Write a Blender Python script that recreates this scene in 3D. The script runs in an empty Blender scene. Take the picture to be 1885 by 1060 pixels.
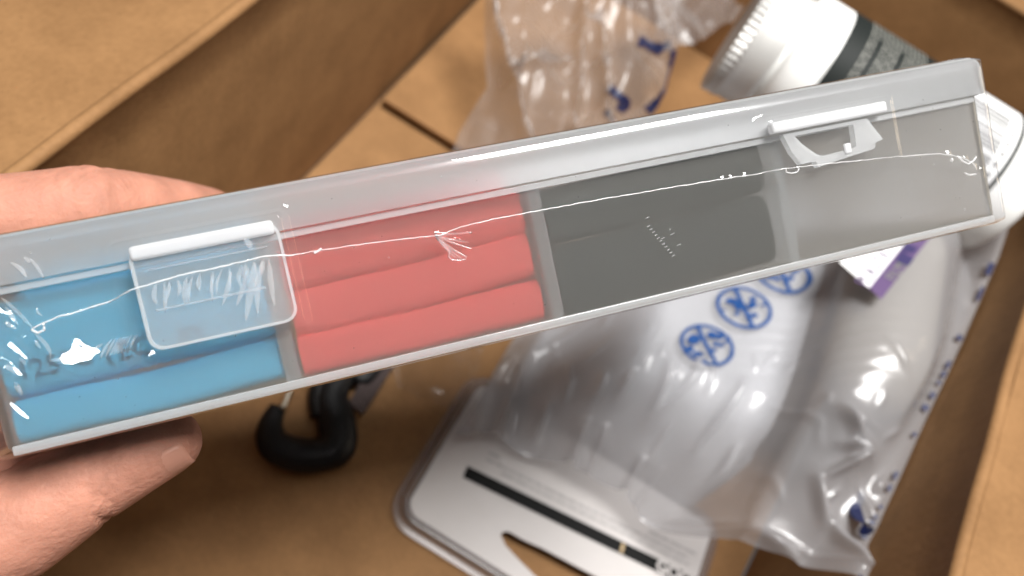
import bpy, bmesh, math, random
import numpy as np
from mathutils import Vector, Matrix, noise

random.seed(7)
scene = bpy.context.scene
col = scene.collection

# ------------------------------------------------------------------ camera
F_PX, CX, CY, PW = 1400.0, 942.5, 530.0, 1885.0
pitch, roll = math.radians(54.5), math.radians(32)
FW = np.array([0, math.cos(pitch), -math.sin(pitch)])
_r0 = np.array([1.0, 0, 0]); _u0 = np.array([0, math.sin(pitch), math.cos(pitch)])
CR = math.cos(roll)*_r0 + math.sin(roll)*_u0
CU = -math.sin(roll)*_r0 + math.cos(roll)*_u0
CAM = np.array([0, 0, 0.30])

cd = bpy.data.cameras.new("camera"); cam = bpy.data.objects.new("camera", cd); col.objects.link(cam)
cd.sensor_width = 36.0; cd.lens = 36.0*F_PX/PW
cd.clip_start = 0.005; cd.clip_end = 20
cd.dof.use_dof = True; cd.dof.focus_distance = 0.134; cd.dof.aperture_fstop = 13.5
m = Matrix.Identity(4)
for i in range(3):
    m[i][0], m[i][1], m[i][2], m[i][3] = CR[i], CU[i], -FW[i], CAM[i]
cam.matrix_world = m
scene.camera = cam

# ------------------------------------------------------------------ light
world = bpy.data.worlds.new("World"); scene.world = world; world.use_nodes = True
bg = world.node_tree.nodes["Background"]
bg.inputs[0].default_value = (0.95, 0.97, 1.0, 1); bg.inputs[1].default_value = 0.09

def area(name, loc, target, sx, sy, power, colr):
    l = bpy.data.lights.new(name, 'AREA'); l.shape = 'RECTANGLE'; l.size = sx; l.size_y = sy
    l.energy = power; l.color = colr
    o = bpy.data.objects.new(name, l); col.objects.link(o); o.location = loc
    o.rotation_euler = (Vector(target) - Vector(loc)).to_track_quat('-Z', 'Y').to_euler()
    return o
area("window_light", (0.07, 0.20, 1.14), (0.03, 0.15, 0.08), 0.42, 0.38, 27.0, (1.0, 0.985, 0.96))
area("room_lamp", (0.85, 0.75, 0.70), (0.05, 0.2, 0.05), 0.30, 0.30, 1.3, (1.0, 0.80, 0.56))

scene.view_settings.view_transform = 'Standard'
scene.view_settings.look = 'None'
scene.view_settings.exposure = 0.0
scene.view_settings.gamma = 1.0
scene.cycles.max_bounces = 18; scene.cycles.transmission_bounces = 14
scene.cycles.transparent_max_bounces = 24; scene.cycles.diffuse_bounces = 5
scene.cycles.glossy_bounces = 6
scene.cycles.caustics_refractive = True; scene.cycles.caustics_reflective = True
scene.cycles.blur_glossy = 0.3
scene.cycles.use_denoising = True
scene.cycles.sample_clamp_indirect = 6.0

# ------------------------------------------------------------------ helpers
def ray(px, py):
    return FW + CR*(px-CX)/F_PX - CU*(py-CY)/F_PX
def P(px, py, z):
    """the point at height z that stands at this place of the photograph"""
    d = ray(px, py); return CAM + d*(z-CAM[2])/d[2]

def prop(o, label=None, cat=None, group=None, kind=None):
    if label: o['label'] = label
    if cat: o['category'] = cat
    if group: o['group'] = group
    if kind: o['kind'] = kind
    return o
def empty(name, label, cat, loc=(0, 0, 0), group=None):
    o = bpy.data.objects.new(name, None); col.objects.link(o); o.location = loc
    o.empty_display_size = 0.01
    return prop(o, label, cat, group)
def mesh_obj(name, me, mat, parent=None, smooth=True):
    o = bpy.data.objects.new(name, me); col.objects.link(o)
    if mat is not None: me.materials.append(mat)
    if smooth:
        me.polygons.foreach_set('use_smooth', [True]*len(me.polygons))
    if parent is not None: o.parent = parent
    return o
def obj(name, bm, mat, parent=None, smooth=True, angle=None):
    me = bpy.data.meshes.new(name)
    bmesh.ops.recalc_face_normals(bm, faces=bm.faces)
    bm.to_mesh(me); bm.free()
    o = mesh_obj(name, me, mat, parent, smooth)
    if smooth and angle:
        me.set_sharp_from_angle(angle=math.radians(angle))
        if parent is not None and len(me.polygons) < 400:
            w = o.modifiers.new('flat', 'WEIGHTED_NORMAL'); w.weight = 100; w.keep_sharp = True
    return o
def box(bm, x0, x1, y0, y1, z0, z1, bev=0, seg=2, mat=None):
    r = bmesh.ops.create_cube(bm, size=1.0)
    vs = r['verts']
    for v in vs:
        v.co = Vector(((x0+x1)/2+v.co.x*(x1-x0), (y0+y1)/2+v.co.y*(y1-y0), (z0+z1)/2+v.co.z*(z1-z0)))
    if bev:
        es = list({e for v in vs for e in v.link_edges})
        bmesh.ops.bevel(bm, geom=es, offset=bev, segments=seg, profile=0.5, affect='EDGES')
def tube(bm, pts, rad, seg=8, cap=True):
    pts = [Vector(p) for p in pts]
    if not hasattr(rad, '__len__'): rad = [rad]*len(pts)
    rings = []
    up = Vector((0.13, 0.21, 0.97))
    for i, p in enumerate(pts):
        t = (pts[min(i+1, len(pts)-1)] - pts[max(i-1, 0)]).normalized()
        a = t.cross(up)
        if a.length < 1e-4: a = t.cross(Vector((1, 0, 0)))
        a.normalize(); b = t.cross(a)
        rings.append([bm.verts.new(p + (a*math.cos(k*2*math.pi/seg)+b*math.sin(k*2*math.pi/seg))*rad[i]) for k in range(seg)])
    for r0, r1 in zip(rings, rings[1:]):
        for k in range(seg):
            bm.faces.new((r0[k], r0[(k+1) % seg], r1[(k+1) % seg], r1[k]))
    if cap:
        bm.faces.new(rings[0][::-1]); bm.faces.new(rings[-1])
def grid_mesh(name, X):
    """X: (n, m, 3) array of points"""
    n, mm = X.shape[:2]
    idx = np.arange(n*mm).reshape(n, mm)
    q = np.stack([idx[:-1, :-1], idx[1:, :-1], idx[1:, 1:], idx[:-1, 1:]], -1).reshape(-1, 4)
    me = bpy.data.meshes.new(name)
    me.from_pydata(X.reshape(-1, 3).tolist(), [], q.tolist())
    return me
def vnoise(x, y, s=1.0, o=0.0):
    """cheap smooth value noise on arrays"""
    x = np.asarray(x)*s+o*17.3; y = np.asarray(y)*s+o*5.1
    xi = np.floor(x); yi = np.floor(y); fx = x-xi; fy = y-yi
    fx = fx*fx*(3-2*fx); fy = fy*fy*(3-2*fy)
    def h(a, b):
        v = np.sin(a*127.1+b*311.7+o*3.7)*43758.5453
        return v-np.floor(v)
    return (h(xi, yi)*(1-fx)+h(xi+1, yi)*fx)*(1-fy)+(h(xi, yi+1)*(1-fx)+h(xi+1, yi+1)*fx)*fy*1.0 - 0.5
def seg_dist(X, Y, a, b):
    ax, ay = a; bx, by = b
    dx, dy = bx-ax, by-ay; L2 = dx*dx+dy*dy
    t = np.clip(((X-ax)*dx+(Y-ay)*dy)/L2, 0, 1)
    return np.hypot(X-ax-t*dx, Y-ay-t*dy), t
def text_mesh(bm, s, mat4, size, extrude=0.0, offset=0.0):
    c = bpy.data.curves.new('t', 'FONT'); c.body = s; c.size = size; c.extrude = extrude; c.offset = offset
    c.align_x = 'CENTER'; c.align_y = 'CENTER'; c.resolution_u = 3
    o = bpy.data.objects.new('t', c)
    me = o.to_mesh()
    me.transform(mat4)
    bm.from_mesh(me)
    o.to_mesh_clear(); bpy.data.objects.remove(o); bpy.data.curves.remove(c)

# ------------------------------------------------------------------ materials
def mat(name):
    mt = bpy.data.materials.new(name); mt.use_nodes = True
    nt = mt.node_tree; nt.nodes.clear()
    out = nt.nodes.new('ShaderNodeOutputMaterial')
    return mt, nt, out
def N(nt, typ, **kw):
    n = nt.nodes.new(typ)
    for k, v in kw.items():
        if k in n.inputs.keys() if hasattr(n.inputs, 'keys') else False: n.inputs[k].default_value = v
        else: setattr(n, k, v)
    return n
def principled(name, color, rough=0.5, spec=0.5, metal=0.0, sub=0.0, noise_scale=None, noise_amt=0.15, bump=0.0, bump_scale=200, coat=0.0, dist=0.001):
    mt, nt, out = mat(name)
    b = nt.nodes.new('ShaderNodeBsdfPrincipled')
    b.inputs['Base Color'].default_value = (*color, 1); b.inputs['Roughness'].default_value = rough
    b.inputs['Specular IOR Level'].default_value = spec; b.inputs['Metallic'].default_value = metal
    b.inputs['Coat Weight'].default_value = coat
    if sub:
        b.inputs['Subsurface Weight'].default_value = sub
        b.inputs['Subsurface Radius'].default_value = (0.004, 0.0015, 0.0008); b.inputs['Subsurface Scale'].default_value = 1.0
    nt.links.new(b.outputs[0], out.inputs[0])
    tc = nt.nodes.new('ShaderNodeTexCoord')
    if noise_scale:
        nz = nt.nodes.new('ShaderNodeTexNoise'); nz.inputs['Scale'].default_value = noise_scale; nz.inputs['Detail'].default_value = 5
        nt.links.new(tc.outputs['Object'], nz.inputs['Vector'])
        mp = nt.nodes.new('ShaderNodeMapRange'); mp.inputs[1].default_value = .3; mp.inputs[2].default_value = .7
        mp.inputs[3].default_value = 1-noise_amt; mp.inputs[4].default_value = 1+noise_amt
        nt.links.new(nz.outputs[0], mp.inputs[0])
        mx = nt.nodes.new('ShaderNodeVectorMath'); mx.operation = 'SCALE'; mx.inputs[0].default_value = color
        nt.links.new(mp.outputs[0], mx.inputs[3]); nt.links.new(mx.outputs[0], b.inputs['Base Color'])
    if bump:
        nb = nt.nodes.new('ShaderNodeTexNoise'); nb.inputs['Scale'].default_value = bump_scale; nb.inputs['Detail'].default_value = 4
        nt.links.new(tc.outputs['Object'], nb.inputs['Vector'])
        bp = nt.nodes.new('ShaderNodeBump'); bp.inputs['Strength'].default_value = bump; bp.inputs['Distance'].default_value = dist
        nt.links.new(nb.outputs[0], bp.inputs['Height']); nt.links.new(bp.outputs[0], b.inputs['Normal'])
    return mt

def cardboard_mat():
    mt, nt, out = mat("kraft_cardboard")
    b = nt.nodes.new('ShaderNodeBsdfPrincipled'); b.inputs['Roughness'].default_value = 0.75; b.inputs['Specular IOR Level'].default_value = 0.25
    nt.links.new(b.outputs[0], out.inputs[0])
    tc = nt.nodes.new('ShaderNodeTexCoord')
    n1 = nt.nodes.new('ShaderNodeTexNoise'); n1.inputs['Scale'].default_value = 45; n1.inputs['Detail'].default_value = 4; n1.inputs['Roughness'].default_value = .55
    n2 = nt.nodes.new('ShaderNodeTexNoise'); n2.inputs['Scale'].default_value = 480; n2.inputs['Detail'].default_value = 3
    n3 = nt.nodes.new('ShaderNodeTexNoise'); n3.inputs['Scale'].default_value = 900; n3.inputs['Detail'].default_value = 1
    for n in (n1, n2, n3): nt.links.new(tc.outputs['Object'], n.inputs['Vector'])
    r = nt.nodes.new('ShaderNodeValToRGB')
    r.color_ramp.elements[0].position = .3; r.color_ramp.elements[0].color = (.185, .094, .036, 1)
    r.color_ramp.elements[1].position = .72; r.color_ramp.elements[1].color = (.275, .146, .060, 1)
    ad = nt.nodes.new('ShaderNodeMath'); ad.operation = 'MULTIPLY_ADD'; ad.inputs[1].default_value = .35
    nt.links.new(n2.outputs[0], ad.inputs[0]); 
    sb = nt.nodes.new('ShaderNodeMath'); sb.operation = 'MULTIPLY_ADD'; sb.inputs[1].default_value = .75; sb.inputs[2].default_value = -.05
    nt.links.new(n1.outputs[0], sb.inputs[0]); nt.links.new(sb.outputs[0], ad.inputs[2])
    nt.links.new(ad.outputs[0], r.inputs[0])
    # sparse dark fibre flecks
    fl = nt.nodes.new('ShaderNodeMapRange'); fl.inputs[1].default_value = .70; fl.inputs[2].default_value = .78; fl.inputs[3].default_value = 1; fl.inputs[4].default_value = .72
    nt.links.new(n3.outputs[0], fl.inputs[0])
    mu = nt.nodes.new('ShaderNodeVectorMath'); mu.operation = 'SCALE'
    nt.links.new(r.outputs[0], mu.inputs[0]); nt.links.new(fl.outputs[0], mu.inputs[3])
    nt.links.new(mu.outputs[0], b.inputs['Base Color'])
    w = nt.nodes.new('ShaderNodeTexWave'); w.inputs['Scale'].default_value = 55; w.inputs['Distortion'].default_value = .6
    w.bands_direction = 'Y'
    nt.links.new(tc.outputs['Object'], w.inputs['Vector'])
    h = nt.nodes.new('ShaderNodeMath'); h.operation = 'MULTIPLY_ADD'; h.inputs[1].default_value = .16
    nt.links.new(w.outputs[0], h.inputs[0]); nt.links.new(n2.outputs[0], h.inputs[2])
    bp = nt.nodes.new('ShaderNodeBump'); bp.inputs['Strength'].default_value = .25; bp.inputs['Distance'].default_value = .0006
    nt.links.new(h.outputs[0], bp.inputs['Height']); nt.links.new(bp.outputs[0], b.inputs['Normal'])
    return mt

def schlick(nt, f0):
    """mirror share of a clear surface, the same from both of its sides"""
    ly = nt.nodes.new('ShaderNodeLayerWeight'); ly.inputs[0].default_value = .5
    pw = nt.nodes.new('ShaderNodeMath'); pw.operation = 'POWER'; pw.inputs[1].default_value = 5.0
    mr = nt.nodes.new('ShaderNodeMapRange'); mr.inputs[3].default_value = f0; mr.inputs[4].default_value = 1.0
    nt.links.new(ly.outputs['Facing'], pw.inputs[0]); nt.links.new(pw.outputs[0], mr.inputs[0])
    return mr
def frosted_mat(name, haze, clear, rough, tint=(.93, .94, .95), hazecol=(.96, .97, .965), bumpy=0.0):
    """milky polypropylene: rough refraction + some straight light + white scatter, with a gloss"""
    mt, nt, out = mat(name)
    rf = nt.nodes.new('ShaderNodeBsdfRefraction'); rf.inputs['Color'].default_value = (*tint, 1); rf.inputs['Roughness'].default_value = rough; rf.inputs['IOR'].default_value = 1.30
    tr = nt.nodes.new('ShaderNodeBsdfTransparent'); tr.inputs[0].default_value = (*tint, 1)
    df = nt.nodes.new('ShaderNodeBsdfDiffuse'); df.inputs[0].default_value = (*hazecol, 1)
    tl = nt.nodes.new('ShaderNodeBsdfTranslucent'); tl.inputs[0].default_value = (*hazecol, 1)
    gl = nt.nodes.new('ShaderNodeBsdfGlossy'); gl.inputs['Roughness'].default_value = .16
    m1 = nt.nodes.new('ShaderNodeMixShader'); m1.inputs[0].default_value = clear
    nt.links.new(rf.outputs[0], m1.inputs[1]); nt.links.new(tr.outputs[0], m1.inputs[2])
    m2 = nt.nodes.new('ShaderNodeMixShader'); m2.inputs[0].default_value = .5
    nt.links.new(df.outputs[0], m2.inputs[1]); nt.links.new(tl.outputs[0], m2.inputs[2])
    m3 = nt.nodes.new('ShaderNodeMixShader')
    ly = nt.nodes.new('ShaderNodeLayerWeight'); ly.inputs[0].default_value = .5
    pw = nt.nodes.new('ShaderNodeMath'); pw.operation = 'POWER'; pw.inputs[1].default_value = 3.0
    hz = nt.nodes.new('ShaderNodeMapRange'); hz.inputs[3].default_value = haze; hz.inputs[4].default_value = min(.95, haze+.55)
    nt.links.new(ly.outputs['Facing'], pw.inputs[0]); nt.links.new(pw.outputs[0], hz.inputs[0]); nt.links.new(hz.outputs[0], m3.inputs[0])
    nt.links.new(m1.outputs[0], m3.inputs[1]); nt.links.new(m2.outputs[0], m3.inputs[2])
    lw = schlick(nt, .03)
    m4 = nt.nodes.new('ShaderNodeMixShader')
    nt.links.new(lw.outputs[0], m4.inputs[0]); nt.links.new(m3.outputs[0], m4.inputs[1]); nt.links.new(gl.outputs[0], m4.inputs[2])
    nt.links.new(m4.outputs[0], out.inputs[0])
    return mt

def film_mat(name, haze, rough, color=(.85, .85, .86), gain=1.0, ior=1.5, bump=0.0, bscale=300, patch=None):
    """thin clear plastic film (a single sheet)"""
    mt, nt, out = mat(name)
    tr = nt.nodes.new('ShaderNodeBsdfTransparent'); tr.inputs[0].default_value = (.97, .97, .98, 1)
    df = nt.nodes.new('ShaderNodeBsdfDiffuse'); df.inputs[0].default_value = (*color, 1)
    tl = nt.nodes.new('ShaderNodeBsdfTranslucent'); tl.inputs[0].default_value = (*color, 1)
    m2 = nt.nodes.new('ShaderNodeMixShader'); m2.inputs[0].default_value = .4
    nt.links.new(df.outputs[0], m2.inputs[1]); nt.links.new(tl.outputs[0], m2.inputs[2])
    m3 = nt.nodes.new('ShaderNodeMixShader'); m3.inputs[0].default_value = haze
    nt.links.new(tr.outputs[0], m3.inputs[1]); nt.links.new(m2.outputs[0], m3.inputs[2])
    gl = nt.nodes.new('ShaderNodeBsdfGlossy'); gl.inputs['Roughness'].default_value = rough; gl.inputs['Color'].default_value = (1, 1, 1, 1)
    fr = schlick(nt, ((ior-1)/(ior+1))**2)
    g = nt.nodes.new('ShaderNodeMath'); g.operation = 'MULTIPLY'; g.inputs[1].default_value = gain; g.use_clamp = True
    nt.links.new(fr.outputs[0], g.inputs[0])
    m4 = nt.nodes.new('ShaderNodeMixShader')
    nt.links.new(g.outputs[0], m4.inputs[0]); nt.links.new(m3.outputs[0], m4.inputs[1]); nt.links.new(gl.outputs[0], m4.inputs[2])
    nt.links.new(m4.outputs[0], out.inputs[0])
    if bump:
        tc = nt.nodes.new('ShaderNodeTexCoord'); nz = nt.nodes.new('ShaderNodeTexNoise'); nz.inputs['Scale'].default_value = bscale
        nt.links.new(tc.outputs['Object'], nz.inputs['Vector'])
        bp = nt.nodes.new('ShaderNodeBump'); bp.inputs['Strength'].default_value = bump; bp.inputs['Distance'].default_value = .001
        nt.links.new(nz.outputs[0], bp.inputs['Height'])
        nt.links.new(bp.outputs[0], gl.inputs['Normal'])
    return mt

M_card = cardboard_mat()
M_case = frosted_mat("frosted_polypropylene", .085, .24, .34, hazecol=(.93, .90, .81))
M_lid = frosted_mat("frosted_lid_plastic", .21, .42, .34)
M_rim = frosted_mat("milky_plastic_edge", .36, .5, .30)
M_latch = frosted_mat("clear_latch_plastic", .16, .55, .12, tint=(.97, .98, .99))
M_hinge = frosted_mat("white_latch_hinge", .75, .3, .3, hazecol=(.93, .93, .93))
M_shrink = film_mat("shrink_wrap_film", .015, .035, gain=1.0, ior=1.5)
M_seam = film_mat("film_weld_seam", .60, .15, color=(.95, .95, .95), gain=1.5)
M_crease = film_mat("film_crease", .20, .10, color=(.95, .95, .96), gain=1.0)
M_blue = principled("blue_tubing", (.10, .50, .74), .62, .15, noise_scale=900, noise_amt=.06, bump=.1, bump_scale=2500, dist=.0003)
M_red = principled("red_tubing", (.70, .095, .08), .62, .15, noise_scale=900, noise_amt=.06, bump=.1, bump_scale=2500, dist=.0003)
M_black = principled("black_tubing", (.030, .034, .032), .62, .15, noise_scale=900, noise_amt=.1, bump=.1, bump_scale=2500, dist=.0003)
M_ink = principled("grey_tube_print", (.045, .22, .34), .6)
M_skin = principled("skin", (.39, .180, .125), .60, .22, sub=.25, noise_scale=110, noise_amt=.20, bump=.45, bump_scale=900, dist=.0006)
M_nail = principled("finger_nail", (.40, .19, .135), .45, .3, sub=.1)
M_white = principled("jar_white_plastic", (.84, .84, .82), .35, .5)
M_tin = principled("aluminium_lid", (.60, .59, .57), .50, .4, metal=.35, noise_scale=60, noise_amt=.08)
M_label = principled("jar_label_black", (.012, .015, .014), .60, .2)
M_grey = principled("label_grey_print", (.20, .20, .18), .6, .2)
M_paper = principled("white_label_paper", (.80, .80, .80), .5)
M_barc = principled("barcode_grey_ink", (.20, .20, .20), .5)
M_cardw = principled("white_card", (.50, .475, .465), .75, .15, noise_scale=60, noise_amt=.03)
M_ink_black = principled("black_print", (.010, .010, .010), .7, .1)
M_ink_grey = principled("pale_grey_print", (.33, .31, .31), .5)
M_gold = principled("gold_print", (.35, .25, .13), .4)
M_blister = film_mat("blister_plastic", .22, .32, color=(.30, .26, .26), gain=.8)
M_bag = film_mat("clear_bag_film", .52, .22, color=(.50, .495, .51), gain=.95, bump=.06, bscale=160)
M_crumple = film_mat("crumpled_film", .34, .34, color=(.46, .42, .40), gain=1.0, bump=.15, bscale=90)
M_limp = film_mat("limp_clear_film", .07, .25, color=(.35, .30, .25), gain=.8)
M_print_blue = principled("blue_print", (.010, .050, .175), .55, .2)
M_print_navy = principled("navy_print", (.006, .010, .05), .5)
M_packet = principled("pale_packet", (.50, .51, .53), .5, .4, noise_scale=40, noise_amt=.04)
M_roll = principled("beige_roll", (.25, .22, .175), .5, .35, noise_scale=50, noise_amt=.05, bump=.2, bump_scale=60, dist=.003)
M_purple = principled("purple_print", (.10, .060, .145), .5)
M_purple_d = principled("dark_purple_print", (.03, .022, .09), .5)
M_clip = principled("black_clip_plastic", (.006, .006, .007), .42, .25)
M_web = principled("dark_strap", (.045, .024, .022), .6, bump=.4, bump_scale=900)
M_gate = principled("clip_gate_metal", (.45, .42, .36), .3, metal=1.0)

# ------------------------------------------------------------------ cardboard box
BX0, BX1, BY0, BY1, BH, TH = -0.1125, 0.2035, -0.045, 0.452, 0.125, 0.0035
def wall_x(y): return .1290+.155*y                       # the box is pushed a little out of square
WN = Vector((-1, .155, 0)).normalized()
cb = empty("cardboard_box", "open brown cardboard box with its flaps folded out, holding all the goods", "box", (0.03, 0.2, 0))
OFF = Vector(cb.location)
def cb_obj(name, bm, smooth=False, angle=40):
    if name in ("base_panel", "bottom_flap"):
        for v in bm.verts:
            if v.co.x > 0: v.co.x = wall_x(v.co.y)-(0 if name == "base_panel" else .001)
    o = obj(name, bm, M_card, cb, smooth=smooth, angle=angle)
    o.data.transform(Matrix.Translation(-OFF)); return o
def panel(name, fn, nu, nv, thick):
    """sheet of board: fn(u, v) gives the inner face; thickness goes along the back"""
    X = np.array([[fn(i/(nu-1), j/(nv-1)) for j in range(nv)] for i in range(nu)], float)
    me = grid_mesh(name, X - np.array(OFF))
    o = mesh_obj(name, me, M_card, cb)
    s = o.modifiers.new('thick', 'SOLIDIFY'); s.thickness = thick; s.offset = -1; s.use_even_offset = True
    return o
# wall + crease bead: profile from floor to fold, extruded along the wall
def wobble(t, s): return 0.0012*noise.noise(Vector((t*9, s*3.1, 0)))
def wall(name, p0, p1, inward, flare):
    p0, p1, inward = Vector(p0), Vector(p1), Vector(inward)
    bm = bmesh.new(); prof = []
    # inner face
    for k in range(9): prof.append((flare*(k/8)**2, BH*(k/8)*0.985))
    # bead of the fold
    prof += [(-.0005, BH-.0004), (-.0009+flare*.9, BH+.0010), (flare+.0008, BH+.0019), (flare-.0 + -.0028, BH+.0010)]
    prof = [(flare*(k/8)**2, BH*.985*k/8) for k in range(9)]
    # offsets: negative = outward from box
    prof = [(-a, z) for a, z in prof] + [(-flare+.0007, BH-.0006), (-flare+.0008, BH+.0008), (-flare-.0002, BH+.0019), (-flare-.0016, BH+.0021), (-flare-.0030, BH+.0011), (-flare-TH, BH-.001), (-flare*.5-TH, BH*.6), (-TH, 0)]
    n = 28; rings = []
    for i in range(n+1):
        t = i/n; c = p0.lerp(p1, t)
        rings.append([bm.verts.new(c + inward*(a + (wobble(t, 1) if 0 < z else 0)*min(1, z/.1)) + Vector((0, 0, z + wobble(t, 2)*.5*(z > .1)))) for a, z in prof])
    m_ = len(prof)
    for r0, r1 in zip(rings, rings[1:]):
        for k in range(m_):
            bm.faces.new((r0[k], r0[(k+1) % m_], r1[(k+1) % m_], r1[k]))
    bm.faces.new(rings[0]); bm.faces.new(rings[-1][::-1])
    return cb_obj(name, bm, True, 50)
wall("wall", (BX0, BY0, 0), (BX0, BY1, 0), (1, 0, 0), .004)
wall("wall", (wall_x(BY0), BY0, 0), (wall_x(BY1), BY1, 0), tuple(WN), -.001)
wall("wall", (BX0-TH, BY1, 0), (BX1+TH, BY1, 0), (0, -1, 0), .004)
wall("wall", (BX0-TH, BY0, 0), (wall_x(BY0)+TH, BY0, 0), (0, 1, 0), .002)
def flap(name, a, b, out, drop, length):
    a, b, out = Vector(a), Vector(b), Vector(out)
    bm = bmesh.new(); rings = []
    n, q = 24, 10
    for side in (0, 1):
        for i in range(n+1):
            t = i/n; c = a.lerp(b, t); row = []
            for j in range(q+1):
                s = j/q
                z = -drop*s - .003*s*s + .0035*noise.noise(Vector((t*3, s*2, a.x*7+side*0))) * s
                row.append(bm.verts.new(c + out*(length*s) + Vector((0, 0, z - side*TH*.9))))
            rings.append(row)
    for base in (0, n+1):
        for i in range(n):
            for j in range(q):
                bm.faces.new((rings[base+i][j], rings[base+i+1][j], rings[base+i+1][j+1], rings[base+i][j+1]))
    for i in range(n):
        bm.faces.new((rings[i][0], rings[i+1][0], rings[n+2+i][0], rings[n+1+i][0]))
        bm.faces.new((rings[i][q], rings[i+1][q], rings[n+2+i][q], rings[n+1+i][q]))
    for j in range(q):
        bm.faces.new((rings[0][j], rings[0][j+1], rings[n+1][j+1], rings[n+1][j]))
        bm.faces.new((rings[n][j], rings[n][j+1], rings[2*n+1][j+1], rings[2*n+1][j]))
    return cb_obj(name, bm, True, 50)
zf = BH + .0004
flap("flap", (BX0-.0065, BY0, zf), (BX0-.0065, BY1, zf), (-1, 0, 0), .030, .14)
flap("flap", (wall_x(BY0)+.0022, BY0, zf), (wall_x(BY1)+.0022, BY1, zf), tuple(-WN), .004, .14)
flap("flap", (BX0, BY1+.0065, zf), (BX1, BY1+.0065, zf), (0, 1, 0), .02, .22)
flap("flap", (BX0, BY0-.0045, zf), (wall_x(BY0), BY0-.0045, zf), (0, -1, 0), .06, .22)
# floor: a lower board and the two inner flaps lying on it
bm = bmesh.new(); box(bm, BX0-.001, BX1+.001, BY0-.001, BY1+.001, -.007, -.0036); cb_obj("base_panel", bm)
bm = bmesh.new(); box(bm, BX0+.0006, BX1-.001, BY0+.001, .300, -.0034, -.0003, .0006); cb_obj("bottom_flap", bm, True)
bm = bmesh.new(); box(bm, BX0+.0036, BX1-.001, .2680, BY1-.0005, .0030, .0066, .0007); cb_obj("bottom_flap", bm, True)

# ------------------------------------------------------------------ the storage case (local frame, metres)
CO = Vector((-0.05334769, 0.01635792, 0.16489527))
EX = Vector((0.69594692, 0.6795459, 0.23211046)).normalized()
EZ = Vector((-0.6900821, 0.54350064, 0.47790558)); EZ = (EZ - EX*EX.dot(EZ)).normalized()
EY = EZ.cross(EX)
CM = Matrix.Identity(4)
for i in range(3):
    CM[i][0], CM[i][1], CM[i][2], CM[i][3] = EX[i], EY[i], EZ[i], CO[i]
CMI = CM.inverted()
def L(px, py, yd=0.0):
    d = CMI.to_3x3() @ Vector(ray(px, py)); c = CMI @ Vector(CAM)
    return c + d*((yd-c.y)/d.y)
case = empty("storage_case", "translucent shrink wrapped plastic case with four compartments held over the box", "storage case")
case.matrix_world = CM
mmv = 0.001
D = .088
def shell(name, x0, x1, y0, y1, z0, z1, bev, open_top, thick, material):
    bm = bmesh.new(); box(bm, x0, x1, y0, y1, z0, z1)
    zo = z1 if open_top else z0
    f = [f for f in bm.faces if all(abs(v.co.z-zo) < 1e-7 for v in f.verts)]
    bmesh.ops.delete(bm, geom=f, context='FACES')
    es = [e for e in bm.edges if not e.is_boundary]
    bmesh.ops.bevel(bm, geom=es, offset=bev, segments=4, profile=.5, affect='EDGES', clamp_overlap=True)
    o = obj(name, bm, material, case, True, 60)
    s = o.modifiers.new('wall', 'SOLIDIFY'); s.thickness = thick; s.offset = -1; s.use_even_offset = True
    w = o.modifiers.new('flat', 'WEIGHTED_NORMAL'); w.weight = 100; w.keep_sharp = True
    return o
shell("body", 0, .190, 0, D, 0, .0312, .0022, True, .0012, M_case)
shell("lid", -.0012, .1912, -.0017, D+.0017, .0267, .0346, .0026, False, .0012, M_lid)
bm = bmesh.new()
box(bm, .0022, .1878, -.0009, -.00006, .0253, .0264, .0002)          # ledge under the lid skirt
obj("ledge", bm, M_rim, case, True, 40)
bm = bmesh.new(); box(bm, .0016, .1884, -.0007, -.00005, .0002, .0017, .0003)
obj("bottom_edge", bm, M_rim, case, True, 40)
for x0, x1 in ((.0440, .0464), (.0919, .0943), (.1414, .1437)):
    bm = bmesh.new()
    for v in (0,):
        box(bm, x0, x1, .00126, D-.0013, .00126, .0262, .0002)
    obj("divider", bm, M_rim, case, True, 40)
# left latch: rounded plate with raised border, hinge bar on top
def rounded_rect(x0, x1, z0, z1, r, n=5):
    pts = []
    for cx_, cz_, a0 in ((x1-r, z1-r, 0), (x0+r, z1-r, 90), (x0+r, z0+r, 180), (x1-r, z0+r, 270)):
        for k in range(n+1):
            a = math.radians(a0+90*k/n); pts.append((cx_+r*math.cos(a), cz_+r*math.sin(a)))
    return pts
def plate(bm, pts, y0, y1, hole=None):
    if hole is None:
        a = [bm.verts.new((x, y0, z)) for x, z in pts]; b = [bm.verts.new((x, y1, z)) for x, z in pts]
        bm.faces.new(a); bm.faces.new(b[::-1]); n = len(pts)
        for k in range(n): bm.faces.new((a[k], a[(k+1) % n], b[(k+1) % n], b[k]))
    else:
        n = len(pts)
        A, B, Cc, Dd = [[bm.verts.new((x, y, z)) for x, z in q] for q, y in ((pts, y0), (pts, y1), (hole, y0), (hole, y1))]
        for k in range(n):
            j = (k+1) % n
            bm.faces.new((A[k], A[j], Cc[j], Cc[k])); bm.faces.new((B[k], B[j], Dd[j], Dd[k]))
            bm.faces.new((A[k], A[j], B[j], B[k])); bm.faces.new((Cc[k], Cc[j], Dd[j], Dd[k]))
LX0, LX1, LZ0, LZ1 = .0256, .0486, .0118, .0282
bm = bmesh.new(); plate(bm, rounded_rect(LX0, LX1, LZ0, LZ1, .0022), -.0036, -.0026)
latch = obj("latch", bm, M_latch, case, True, 40)
prop(latch, "closed clear latch plate at the left of the case")
bm = bmesh.new()
plate(bm, rounded_rect(LX0-.0001, LX1+.0001, LZ0-.0001, LZ1+.0001, .0023), -.0041, -.00365, rounded_rect(LX0+.0004, LX1-.0004, LZ0+.0004, LZ1-.0004, .0019))
obj("border", bm, M_rim, latch, True, 40)
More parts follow.
